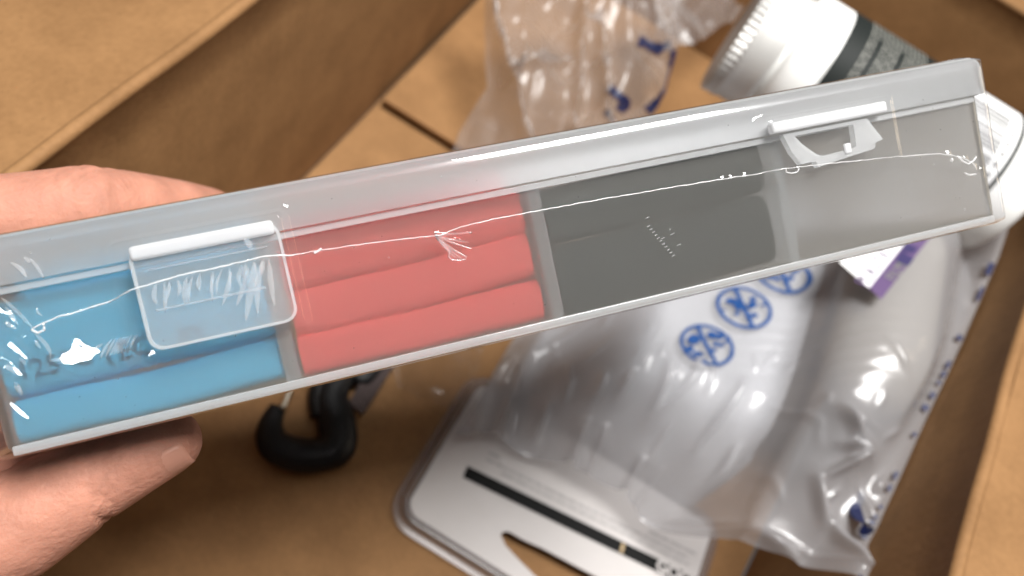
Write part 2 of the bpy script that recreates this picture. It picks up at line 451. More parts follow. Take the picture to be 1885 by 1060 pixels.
bm = bmesh.new(); box(bm, LX0+.0002, LX1-.0006, -.0047, -.0020, .0262, .0286, .0007, 3)
obj("hinge", bm, M_hinge, latch, True, 60)
bm = bmesh.new(); box(bm, LX0+.002, LX1-.004, -.0040, -.0037, .0178, .0182, .0001)
box(bm, LX0+.0024, LX1-.0024, -.0040, -.0037, .0243, .0246, .0001)
obj("moulded_rib", bm, M_latch, latch, True, 40)
# right latch: hinge bar and the open catch frame below it
bm = bmesh.new(); box(bm, .1398, .1652, -.0036, -.0016, .0266, .0288, .0006, 3)
h2 = obj("hinge", bm, M_hinge, case, True, 60)
prop(h2, "white hinge bar at the right of the case")
bm = bmesh.new()
outer = [(.1424, .0262), (.1436, .0226), (.1452, .0200), (.1483, .0200), (.1487, .0188), (.1560, .0196), (.1616, .0201), (.1619, .0212), (.1637, .0216), (.1609, .0262)]
inner = [(.1447, .0255), (.1460, .0238), (.1478, .0221), (.1490, .0211), (.1500, .0208), (.1540, .0209), (.1570, .0211), (.1576, .0213), (.1577, .0230), (.1577, .0255)]
plate(bm, outer, -.0026, -.0011, inner)
catch = obj("latch_frame", bm, M_rim, case, True, 40)
prop(catch, "open white latch frame at the right of the case")
bm = bmesh.new(); box(bm, .1547, .1562, -.0031, -.0024, .0202, .0222, .0003); obj("catch_tooth", bm, M_hinge, catch, True, 50)

# ------------------------------------------------------------------ shrink film
SEAM = [(62, 606), (78, 596), (110, 582), (150, 572), (200, 556), (250, 533), (300, 518), (345, 505), (420, 489), (490, 472), (540, 470), (572, 463), (600, 459), (700, 445), (770, 437), (810, 433), (832, 424), (850, 417), (900, 405), (1000, 386), (1100, 368), (1200, 351), (1300, 334), (1400, 319), (1440, 312), (1500, 305), (1560, 299), (1610, 293), (1680, 286), (1730, 283), (1765, 288), (1790, 300), (1800, 318)]
SEAML = [(p.x, p.z) for p in (L(x, y, -.0022) for x, y in SEAM)]
nx, nz = 560, 110
xs = np.linspace(-.0014, .1914, nx); zs = np.linspace(-.0003, .0348, nz)
XX, ZZ = np.meshgrid(xs, zs, indexing='ij')
Yf = np.full_like(XX, -.00205)
def sstep(a, b, x): t = np.clip((x-a)/(b-a), 0, 1); return t*t*(3-2*t)
latb = sstep(.0205, .0250, XX)*(1-sstep(.0492, .0508, XX))*sstep(.0080, .0115, ZZ)*(1-sstep(.0288, .0310, ZZ))
Yf -= .0029*latb
lat2 = sstep(.1365, .1395, XX)*(1-sstep(.1655, .168, XX))*sstep(.0170, .0186, ZZ)*(1-sstep(.0290, .0305, ZZ))
Yf -= .0019*lat2
Yf += .00010*vnoise(XX, ZZ, 70, 1) + .00006*vnoise(XX, ZZ, 160, 2)
sd = np.full_like(XX, 1.0); sdx = np.zeros_like(XX)
for a, b in zip(SEAML, SEAML[1:]):
    d, t = seg_dist(XX, ZZ, a, b)
    upd = d < sd; sd = np.where(upd, d, sd); sdx = np.where(upd, a[0]+(b[0]-a[0])*t, sdx)
Yf -= .00009*np.exp(-(sd/.00045)**2)
# puckers that run off the seam
rnd = np.random.default_rng(3)
def pucker(x0, x1, n, reach, amp, wid, down=1.0):
    global Yf
    for k in range(n):
        xc = x0+(x1-x0)*(k+rnd.uniform(-.25, .25)+.5)/n
        zc = np.interp(xc, [p[0] for p in SEAML], [p[1] for p in SEAML])
        l = reach*rnd.uniform(.45, 1.1); sl = rnd.uniform(-.25, .25)
        d, t = seg_dist(XX, ZZ, (xc, zc+.35*l*(1-down)), (xc+sl*l, zc-l))
        Yf -= amp*rnd.uniform(.5, 1.2)*np.exp(-(d/wid)**2)*(1-t)**.7
pucker(.0105, .0250, 13, .0016, .00028, .00032, .2)
pucker(.027, .047, 17, .0070, .00020, .00036)
pucker(.041, .0475, 7, .0095, .00024, .00040)
pucker(.128, .134, 3, .002, .0002, .0003)
pucker(.178, .190, 7, .0028, .00035, .0004, .3)
# tight stretched streaks and loose pocket at the left end
w_ = XX*.86+ZZ*.51
ph = w_*2850+2.2*vnoise(XX, ZZ, 130, 5)+.6*vnoise(XX, ZZ, 420, 6)
tri = np.arcsin(np.sin(ph)*.985)/1.5708
patch_ = np.clip(vnoise(XX, ZZ, 210, 8)*5+.55, 0, 1)
lm = (1-sstep(.0075, .0120, XX+.25*np.abs(ZZ-.019)))*sstep(.002, .006, ZZ)*(1-sstep(.030, .034, ZZ))
Yf -= .00034*tri*lm*patch_
pk = sstep(.0, .006, XX)*(1-sstep(.0150, .0215, XX+.35*np.abs(ZZ-.0135)))*sstep(.0088, .0125, ZZ-.10*(XX-.008))*(1-sstep(.0165, .0215, ZZ-.12*XX))
Yf -= .0010*pk + .0005*pk*.5*vnoise(XX, ZZ, 420, 9) + .0001*pk*vnoise(XX, ZZ, 900, 4)
# bulge that throws the window glare, and a flap by the latch
def facet(x0, z0, up_, dn, half, h):
    h *= 1.15
    """a lifted fold with one nearly flat side"""
    global Yf
    n_ = .0007*vnoise(XX, ZZ, 480, x0*1000)
    s_ = (XX-x0)*.67+(ZZ-z0)*.74+n_; t_ = np.abs((XX-x0)*.74-(ZZ-z0)*.67)+.0012*vnoise(XX, ZZ, 350, 3)
    Yf -= h*np.where(s_ < 0, sstep(-up_, 0, s_), 1-np.clip(s_/dn, 0, 1))*(1-sstep(half*.75, half*1.2, t_))
facet(.0138, .0124, .0030, .0036, .0030, .00165)
facet(.0252, .0105, .0016, .0018, .0011, .00080)
facet(.0226, .0135, .0012, .0012, .0018, .00053)
facet(.0062, .0095, .0012, .0014, .0012, .00070)
facet(.0030, .0150, .0012, .0016, .0020, .00080)
facet(.0050, .0215, .0010, .0012, .0016, .00060)
# fan of creases on the seam in the red compartment
fan0 = L(800, 433, -.0022)
for q in ((868, 428), (862, 446), (866, 462), (858, 472), (846, 476), (832, 474)):
    e = L(*q, -.0022)
    d, t = seg_dist(XX, ZZ, (fan0.x, fan0.z), (e.x, e.z))
    Yf -= .00022*np.exp(-(d/.00022)**2)*(1-t*.5)
cr_ = .0042
for sx, x_e in ((-1, xs[0]), (1, xs[-1])):
    for sz, z_e in ((-1, zs[0]), (1, zs[-1])):
        rr_ = cr_ if sz > 0 else .0022
        dx = np.maximum(0, (XX-(x_e-sx*rr_))*sx); dz = np.maximum(0, (ZZ-(z_e-sz*rr_))*sz)
        hyp = np.hypot(dx, dz); f_ = np.where(hyp > 0, np.maximum(dx, dz)/np.where(hyp > 0, hyp, 1), 1)
        both = (dx > 0) & (dz > 0)
        XX = np.where(both, x_e-sx*rr_+sx*dx*f_, XX); ZZ = np.where(both, z_e-sz*rr_+sz*dz*f_, ZZ)
bd = np.minimum(np.minimum(XX-xs[0], xs[-1]-XX), np.minimum(ZZ-zs[0], zs[-1]-ZZ))
Yf = Yf*sstep(-.0004, .0016, bd) + .0012*(1-np.clip(bd/.0030, 0, 1))**2
G = np.stack([XX, Yf, ZZ], -1)
me = grid_mesh("shrink_film", G)
bm = bmesh.new(); bm.from_mesh(me)
be = [e for e in bm.edges if e.is_boundary]
r = bmesh.ops.extrude_edge_only(bm, edges=be)
nv = [g for g in r['geom'] if isinstance(g, bmesh.types.BMVert)]
cxm, czm = .095, .0173
for v in nv:
    v.co.y = D+.002
film = obj("shrink_film", bm, M_shrink, case, True, 55)
def film_y(x, z):
    i = int(np.clip((x-xs[0])/(xs[1]-xs[0]), 0, nx-1)); j = int(np.clip((z-zs[0])/(zs[1]-zs[0]), 0, nz-1))
    return Yf[i, j]
def ribbon(bm, pa, ws):
    v = []
    for k, (x, y, z) in enumerate(pa):
        a = pa[max(0, k-1)]; b = pa[min(len(pa)-1, k+1)]
        tx, tz = b[0]-a[0], b[2]-a[2]; l = math.hypot(tx, tz) or 1; w = ws[k]
        q = [(x-tz/l*w, z+tx/l*w), (x+tz/l*w, z-tx/l*w)]
        v.append([bm.verts.new((q[0][0], film_y(*q[0])-.00006, q[0][1])), bm.verts.new((x, film_y(x, z)-.00012, z)), bm.verts.new((q[1][0], film_y(*q[1])-.00006, q[1][1]))])
    for a, b in zip(v, v[1:]):
        bm.faces.new((a[0], a[1], b[1], b[0])); bm.faces.new((a[1], a[2], b[2], b[1]))
# the ragged weld seam
pts = []; rad = []
for a, b in zip(SEAML, SEAML[1:]):
    n = max(2, int(math.hypot(b[0]-a[0], b[1]-a[1])/.0006))
    for k in range(n):
        t = k/n; x = a[0]+(b[0]-a[0])*t; z = a[1]+(b[1]-a[1])*t
        nz_ = noise.noise(Vector((x*900, 1.7, 0)))
        z += .00013*nz_
        pts.append((x, film_y(x, z)-.00012, z)); rad.append(.00007+.00006*max(0, noise.noise(Vector((x*1500, 7.7, 0)))+.2) + (.00004 if x < .05 else 0))
bm = bmesh.new(); tube(bm, pts, rad, 6)
# melted loops, knots and frayed ends on it
def curl(pix, r0, yoff=-.0003):
    pp = [L(x, y, -.0024) for x, y in pix]
    out = []
    for a, b in zip(pp, pp[1:]):
        for k in range(4): out.append(a.lerp(b, k/4))
    out.append(pp[-1])
    tube(bm, [(p.x, film_y(p.x, p.z)+yoff, p.z) for p in out], r0, 6)
curl([(1436, 313), (1438, 319), (1447, 321), (1457, 319), (1461, 313), (1455, 309)], .00012)
curl([(1762, 287), (1772, 296), (1782, 302), (1792, 296), (1798, 288)], .00016)
curl([(1776, 318), (1786, 322), (1798, 320)], .00014)
curl([(1750, 292), (1753, 297)], .0003)
curl([(578, 466), (586, 462), (592, 457)], .00022)
curl([(62, 606), (74, 612), (86, 606), (84, 594)], .00020)
obj("seam", bm, M_seam, film)
bm = bmesh.new()
for q, rr in (((868, 428), .00014), ((862, 446), .00012), ((868, 457), .00012), ((859, 473), .00016), ((850, 476), .00014), ((838, 474), .00012), ((828, 462), .00012), ((822, 452), .0001)):
    e = L(*q, -.0022); pa = []
    for k in range(9):
        t = k/8; x = fan0.x+(e.x-fan0.x)*t; z = fan0.z+(e.z-fan0.z)*t - .0004*math.sin(t*3.1)*((q[1]-428)/50)
        pa.append((x, film_y(x, z)-.00012, z))
    ribbon(bm, pa, [1.5*rr*(1-.4*k/8) for k in range(9)])
curl([(828, 462), (826, 472), (832, 478), (845, 479), (858, 477)], .00012)
obj("crease_fan", bm, M_crease, film)
rc0 = random.Random(4)
bm = bmesh.new()
for k in range(11):
    px, py = 1196+k*4.6, 415+k*5.4
    a = L(px, py, -.0021); b = L(px-5, py+2.5, -.0021)
    tube(bm, [(a.x, film_y(a.x, a.z)-.0001, a.z), (b.x, film_y(b.x, b.z)-.0001, b.z)], .00010, 5)
for px, py in ((1216, 440), (1234, 432), (1246, 452), (1188, 402)):
    a = L(px, py, -.0021); b = L(px+7, py-3, -.0021)
    tube(bm, [(a.x, film_y(a.x, a.z)-.0001, a.z), (b.x, film_y(b.x, b.z)-.0001, b.z)], .00008, 5)
for k in range(70):
    x = rc0.uniform(.002, .188); z = rc0.uniform(.002, .033); r_ = rc0.uniform(.00004, .00011)
    tube(bm, [(x, film_y(x, z)-.00004, z), (x+r_*rc0.uniform(.5, 3), film_y(x, z)-.00004, z+r_*rc0.uniform(-2, 2))], r_, 5)
obj("scuff_mark", bm, M_crease, film)

bm = bmesh.new(); rc = random.Random(9)
def strip(p0, p1, r0):  # pale ribbon along a film fold, the wrinkle's glint painted in
    a = L(*p0, -.0022); b = L(*p1, -.0022); pa = []
    bow = rc.uniform(-.0004, .0004)
    for k in range(8):
        t = k/7; x = a.x+(b.x-a.x)*t+bow*math.sin(3.14*t); z = a.z+(b.z-a.z)*t
        pa.append((x, film_y(x, z)-.00004, z))
    ribbon(bm, pa, [1.5*r0*math.sin(.3+2.6*k/7) for k in range(8)])
for k in range(15):
    x = 296+k*13.5+rc.uniform(-5, 5); y = 519-(x-296)*.222
    l = rc.uniform(25, 62); strip((x, y+4), (x-l*rc.uniform(-.05, .22), y+l), rc.uniform(.00012, .00030))
for x0, y0, x1, y1, r_ in ((472, 482, 456, 588, .00042), (486, 480, 478, 575, .0003), (498, 478, 508, 560, .0003), (462, 492, 440, 560, .0003), (430, 500, 415, 560, .00025), (452, 440, 466, 458, .00035)):
    strip((x0, y0), (x1, y1), r_)
for k in range(12):
    x = rc.uniform(2, 70); y = rc.uniform(470, 740)
    l = rc.uniform(16, 46); strip((x, y), (x+l*.62, y+l*rc.uniform(.5, 1.0)), rc.uniform(.00010, .00026))
for k in range(9):
    x = 262-k*7; y = 612+k*1.5; strip((x, y), (x-18, y+34), .00014)
strip((2, 548), (66, 604), .00022); strip((62, 606), (104, 660), .00022); strip((104, 660), (150, 655), .0002); strip((150, 655), (190, 632), .00015)
obj("crease_glint", bm, M_crease, film)
# ------------------------------------------------------------------ heat shrink tubes inside
def shrink_tube(name, label, mtl, x0, x1, zc, h, y0, dep, sag, group, tiltz=0.0, wave=0.0004, seed=0):
    """flattened hollow tube lying along the case"""
    t = empty(name, label, "tube", (0, 0, 0), group)
    loc = Vector(((x0+x1)/2, y0+dep/2, zc)); t.matrix_world = CM @ Matrix.Translation(loc)
    n, q = 26, 28; bm = bmesh.new()
    for layer, sh in ((0, 0.0), (1, .0007)):
        rings = []
        for i in range(n+1):
            s = i/n; x = (s-.5)*(x1-x0); row = []
            zo = tiltz*(s-.5) - sag*(1-(2*s-1)**2) + wave*noise.noise(Vector((s*3, seed, layer*0)))
            hh = h/2-sh; dd = dep/2-sh
            for k in range(q):
                a = 2*math.pi*k/q
                ca, sa = math.cos(a), math.sin(a)
                row.append((x, dd*math.copysign(abs(ca)**.6, ca), zo + hh*math.copysign(abs(sa)**.6, sa)))
            rings.append([bm.verts.new(p) for p in row])
        if layer == 0: outer_r = rings
        else: inner_r = rings
        for r0, r1 in zip(rings, rings[1:]):
            for k in range(q): bm.faces.new((r0[k], r0[(k+1) % q], r1[(k+1) % q], r1[k]))
    for e in (0, -1):
        for k in range(q):
            bm.faces.new((outer_r[e][k], outer_r[e][(k+1) % q], inner_r[e][(k+1) % q], inner_r[e][k]))
    o = obj("sleeve", bm, mtl, t, True, 60)
    return t
gb, gr, gk = "blue heat shrink tubes", "red heat shrink tubes", "black heat shrink tubes"
shrink_tube("heat_shrink_tube", "lower blue heat shrink tube lying on the floor of the left compartment", M_blue, .0017, .0438, .0050, .0075, .0024, .0100, .0003, gb, .0009, seed=1)
tb = shrink_tube("heat_shrink_tube", "upper printed blue heat shrink tube with faint lettering in the left compartment", M_blue, .0018, .0438, .0168, .0158, .0022, .0110, .0002, gb, .0009, seed=2)
shrink_tube("heat_shrink_tube", "lowest red heat shrink tube beside the first divider", M_red, .0470, .0912, .0051, .0080, .0028, .0100, .0002, gr, .0004, seed=3)
shrink_tube("heat_shrink_tube", "middle red heat shrink tube between two darker gaps", M_red, .0472, .0908, .0130, .0088, .0028, .0100, .0002, gr, .0018, seed=4)
shrink_tube("heat_shrink_tube", "top red heat shrink tube under the lid edge", M_red, .0470, .0908, .0213, .0092, .0028, .0110, .0002, gr, .0016, seed=5)
shrink_tube("heat_shrink_tube", "lower black heat shrink tube lying in the third compartment", M_black, .0947, .1390, .0083, .0138, .0014, .0100, .0002, gk, .0014, seed=6)
shrink_tube("heat_shrink_tube", "upper black heat shrink tube lying in the third compartment", M_black, .0947, .1392, .0206, .0106, .0014, .0110, .0002, gk, .0016, seed=7)
shrink_tube("heat_shrink_tube", "blue heat shrink tube behind the printed one, filling the left compartment under the lid", M_blue, .0030, .0435, .0246, .0125, .0130, .0200, .0002, gb, .0009, seed=8)
shrink_tube("heat_shrink_tube", "red heat shrink tube behind the others, filling its compartment under the lid", M_red, .0480, .0906, .0246, .0125, .0132, .0200, .0002, gr, .0009, seed=9)
# faint lettering on the printed blue tube
bm = bmesh.new()
for s, px, py, sz in (("125\u00b0C", 105, 690, .0044), ("(", 205, 674, .0040), ("EC", 252, 662, .0044), (".03", 350, 640, .0042)):
    p = L(px, py, .0016)
    lx, lz = p.x-(.0018+.0438)/2, p.z-.0168+.0018
    text_mesh(bm, s, Matrix.Translation((lx, -.0055-.00012+.0004, lz)) @ Matrix.Rotation(math.radians(90), 4, 'X') @ Matrix.Rotation(math.radians(1.5), 4, 'Z'), sz, .00005)
for v in bm.verts:                                  # wrap onto the sleeve
    q = v.co.x/.042+.5; zo = .0009*(q-.5)-.0002*(1-(2*q-1)**2)
    a = min(1, abs(v.co.z-zo)/.0079); ca = (1-a**(2/.6))**.5
    v.co.y = -.0055*ca**.6 - .0004
obj("printed_text", bm, M_ink, tb, False)

# ------------------------------------------------------------------ hand
def hand():
    hnd = empty("person", "bare left hand gripping the left end of the plastic case", "person")
    hnd.matrix_world = CM
    chains = {
        'index': [((-38, 20, -17), 11.5), ((-9, 15.5, -14.3), 10.3), ((5, 17.5, -9.8), 8.2), ((13, 18.5, -7.8), 7.2), ((18.8, 19.5, -6.7), 6.3)],
        'middle': [((-40, 38, -14), 11), ((-12, 35, -12.0), 9.6), ((0, 36, -8.8), 7.8), ((9, 37, -7.2), 6.4)],
        'ring': [((-40, 55, -12), 10.5), ((-14, 53, -11), 9.2), ((-2, 53, -8.2), 7.6), ((7, 54, -6.8), 6.3)],
        'little': [((-40, 70, -9), 9.5), ((-16, 69, -9.5), 8), ((-2, 69, -7.4), 6.6), ((8, 70, -6.0), 5.5)],
        'thumb': [((-46, 40, 2), 14), ((-28, 40, 34), 11.5), ((-10, 41, 42.5), 9.4), ((9, 46, 43.0), 8.0), ((16, 57, 42.4), 7.0), ((22, 68, 41.6), 6.4), ((27, 84, 41.0), 5.6)],
        'palm': [((-38, 20, -17), 12), ((-40, 38, -14), 12), ((-40, 55, -12), 12), ((-40, 70, -9), 10)],
        'palm2': [((-38, 20, -17), 12), ((-62, 30, -16), 17), ((-84, 38, -22), 19)],
        'palm3': [((-40, 55, -12), 11.5), ((-62, 44, -12), 17), ((-84, 40, -22), 19)],
        'palm4': [((-46, 40, 2), 14), ((-62, 36, -6), 17), ((-84, 38, -22), 19)],
        'palm5': [((-40, 70, -9), 10), ((-64, 58, -12), 15), ((-84, 44, -22), 18)],
        'arm': [((-84, 39, -22), 21), ((-112, 10, -26), 25), ((-150, -60, -24), 31), ((-185, -130, -20), 36)],
    }
    bm = bmesh.new()
    for nm, ch in chains.items():
        pts = []; rad = []
        for (a, ra), (b, rb) in zip(ch, ch[1:]):
            for k in range(8):
                t = k/8; ts = t
                pts.append(Vector(a).lerp(Vector(b), ts)*mmv); rad.append((ra+(rb-ra)*t)*mmv)
        pts.append(Vector(ch[-1][0])*mmv); rad.append(ch[-1][1]*mmv)
        tube(bm, pts, rad, 18)
        for e in (0, -1):
            r = bmesh.ops.create_icosphere(bm, subdivisions=3, radius=rad[e]*1.0)
            for v in r['verts']: v.co += pts[e]
    me = bpy.data.meshes.new("skin"); bmesh.ops.recalc_face_normals(bm, faces=bm.faces); bm.to_mesh(me); bm.free()
    o = bpy.data.objects.new("skin", me); col.objects.link(o)
    rm = o.modifiers.new('r', 'REMESH'); rm.mode = 'VOXEL'; rm.voxel_size = .0009; rm.use_smooth_shade = True
    sm = o.modifiers.new('s', 'SMOOTH'); sm.factor = .5; sm.iterations = 8
    dg = bpy.context.evaluated_depsgraph_get()
    me2 = bpy.data.meshes.new_from_object(o.evaluated_get(dg)); bpy.data.objects.remove(o)
    # creases at the thumb joint and on the index pad, soft lumps
    nvv = len(me2.vertices); co = np.empty(nvv*3); me2.vertices.foreach_get('co', co); co = co.reshape(-1, 3)
    no = np.empty(nvv*3); me2.vertex_normals.foreach_get('vector', no); no = no.reshape(-1, 3)
    dsp = np.zeros(nvv)
    c = co*1000
    up = c[:, 2] > 36
    for xk, wdt, amp, sl in ((10.5, .55, .55, .35), (12.6, .5, .42, .1), (8.3, .45, .38, .55), (14.6, .4, .25, .0), (5.9, .4, .22, .5), (20.5, .5, .18, .2)):
        dsp -= up*amp*np.exp(-((c[:, 0]-xk-sl*(c[:, 1]-44)+.7*np.sin(c[:, 1]*1.1+xk))/wdt)**2)*np.exp(-((c[:, 1]-45)/9)**2)
    dsp += up*.3*np.exp(-(((c[:, 0]-9)/6)**2))
    lo = (c[:, 2] < 0) & (c[:, 1] < 30)
    for xk, wdt, amp, sl in ((9.2, .5, .4, .3), (7.4, .45, .35, .15), (10.8, .4, .25, .4), (-8, .6, .5, .2), (-10, .6, .35, .3), (3, .4, .16, -.5)):
        dsp -= lo*amp*np.exp(-((c[:, 0]-xk-sl*(c[:, 2]+10)+.5*np.sin(c[:, 2]*1.3+xk))/wdt)**2)
    dsp += .25*vnoise(c[:, 0]+c[:, 1]*.4, c[:, 2]+c[:, 1]*.3, .16, 3)
    co += no*(dsp*.001)[:, None]
    me2.vertices.foreach_set('co', co.reshape(-1)); me2.update()
    mesh_obj("skin", me2, M_skin, hnd)
    # nail of the fingertip under the case: a curved plate set into the tip
    bm = bmesh.new(); n = 9
    A = Vector((17.6, 19.2, -6.9)); axis = Vector((.93, .10, .22)).normalized()
    nrm = Vector((.25, -.72, -.62)); nrm = (nrm-axis*axis.dot(nrm)).normalized(); sid = axis.cross(nrm)
    rows = []
    for i in range(n):
        row = []
        for j in range(n):
            s = i/(n-1)*8.4-4.2; w = (j/(n-1)-.5)*2
            hw = .66*(1-max(0, (s-2.6)/3.4)**2*.35)
            a = w*hw
            rr = 6.42 - .03*max(0, s)**2.1 - .25*abs(w)**3
            row.append(bm.verts.new((A + axis*s + (nrm*math.cos(a)+sid*math.sin(a))*rr)*mmv))
        rows.append(row)
    for r0, r1 in zip(rows, rows[1:]):
        for k in range(n-1): bm.faces.new((r0[k], r0[k+1], r1[k+1], r1[k]))
    o = obj("nail", bm, M_nail, hnd)
    s = o.modifiers.new('t', 'SOLIDIFY'); s.thickness = .00025
    return hnd
hand()

# ------------------------------------------------------------------ jar
JY, JZ, JR, JX0, JX1 = .3230, .1100, .0303, .0239, .1644
def jar():
    j = empty("jar", "white plastic jar with ridged metal screw lid and black label lying by the far wall", "jar", (JX0, JY, JZ))
    def lathe(prof, name, mtl, seg=72, ridge=None, parent=j):
        bm = bmesh.new(); rings = []
        for x, r in prof:
            ring = []
            for k in range(seg):
                a = 2*math.pi*k/seg
                rr = r
                if ridge and ridge[0] <= x <= ridge[1]: rr += ridge[2]*(k % 2)
                ring.append(bm.verts.new((x, rr*math.cos(a), rr*math.sin(a))))
            rings.append(ring)
        for r0, r1 in zip(rings, rings[1:]):
            for k in range(seg): bm.faces.new((r0[k], r0[(k+1) % seg], r1[(k+1) % seg], r1[k]))
        bm.faces.new(rings[0]); bm.faces.new(rings[-1][::-1])
        return obj(name, bm, mtl, parent, True, 40)
    Ln = JX1-JX0; R = JR
    sh = lathe([(.019, R*.80), (.022, R*.84), (.0225, R*.90), (.0245, R*.965), (.028, R), (.0330, R*1.0), (Ln-.004, R), (Ln-.0015, R*.985), (Ln, R*.94), (Ln, R*.5)], "body", M_white)
    lathe([(0, R*.60), (0, R*.89), (.0008, R*.935), (.0024, R*.945), (.0026, R*.935), (.0056, R*.925), (.0058, R*.94), (.0085, R*.95), (.010, R*.93), (.012, R*.945), (.014, R*.93), (.016, R*.945), (.0185, R*.955), (.0195, R*.93), (.0195, R*.7)], "lid", M_tin, 120, (.0007, .0060, .0009))
    lx0, lx1 = .0385, Ln-.018
    lab = lathe([(lx0, R+.0003), (lx0, R+.00045), (lx1, R+.00045), (lx1, R+.0003)], "label", M_label)
    def patch(bm, x0, x1, a0, a1, rr):
        n = max(2, int(abs(a1-a0)/.08)); v = []
        for k in range(n+1):
            a = a0+(a1-a0)*k/n
            v.append((bm.verts.new((x0, rr*math.cos(a), rr*math.sin(a))), bm.verts.new((x1, rr*math.cos(a), rr*math.sin(a)))))
        for p, q in zip(v, v[1:]): bm.faces.new((p[0], q[0], q[1], p[1]))
    rg = random.Random(5)
    # blocks of small grey lettering, lines running round the jar
    bm = bmesh.new(); x = lx0+.0085
    while x < lx0+.034:
        a = math.radians(58)
        while a < math.radians(205):
            l = rg.uniform(.05, .16)
            patch(bm, x, x+.00095, a, a+l, R+.00062); a += l+.030
            if rg.random() < .05: break
        x += .0021
    while x < lx1-.036:
        a = math.radians(100)
        while a < math.radians(190):
            l = rg.uniform(.05, .2)
            if rg.random() < .7: patch(bm, x, x+.0016, a, a+l, R+.00062)
            a += l+.05
        x += .0030
    obj("small_print", bm, M_grey, lab, False)
    bm = bmesh.new(); patch(bm, lx1-.034, lx1-.0022, math.radians(62), math.radians(200), R+.0006)
    pan = obj("white_panel", bm, M_paper, lab)
    bm = bmesh.new(); a = math.radians(80)
    while a < math.radians(178):
        w = rg.choice((.012, .02, .035, .05)); patch(bm, lx1-.031, lx1-.0075, a, a+w, R+.00075); a += w+rg.choice((.015, .03, .045))
    for k in range(10):
        patch(bm, lx1-.0062, lx1-.0042, math.radians(84+k*9), math.radians(88.5+k*9), R+.00075)
    obj("barcode", bm, M_barc, lab, False)
    j.rotation_euler = (math.radians(12), 0, 0)
jar()

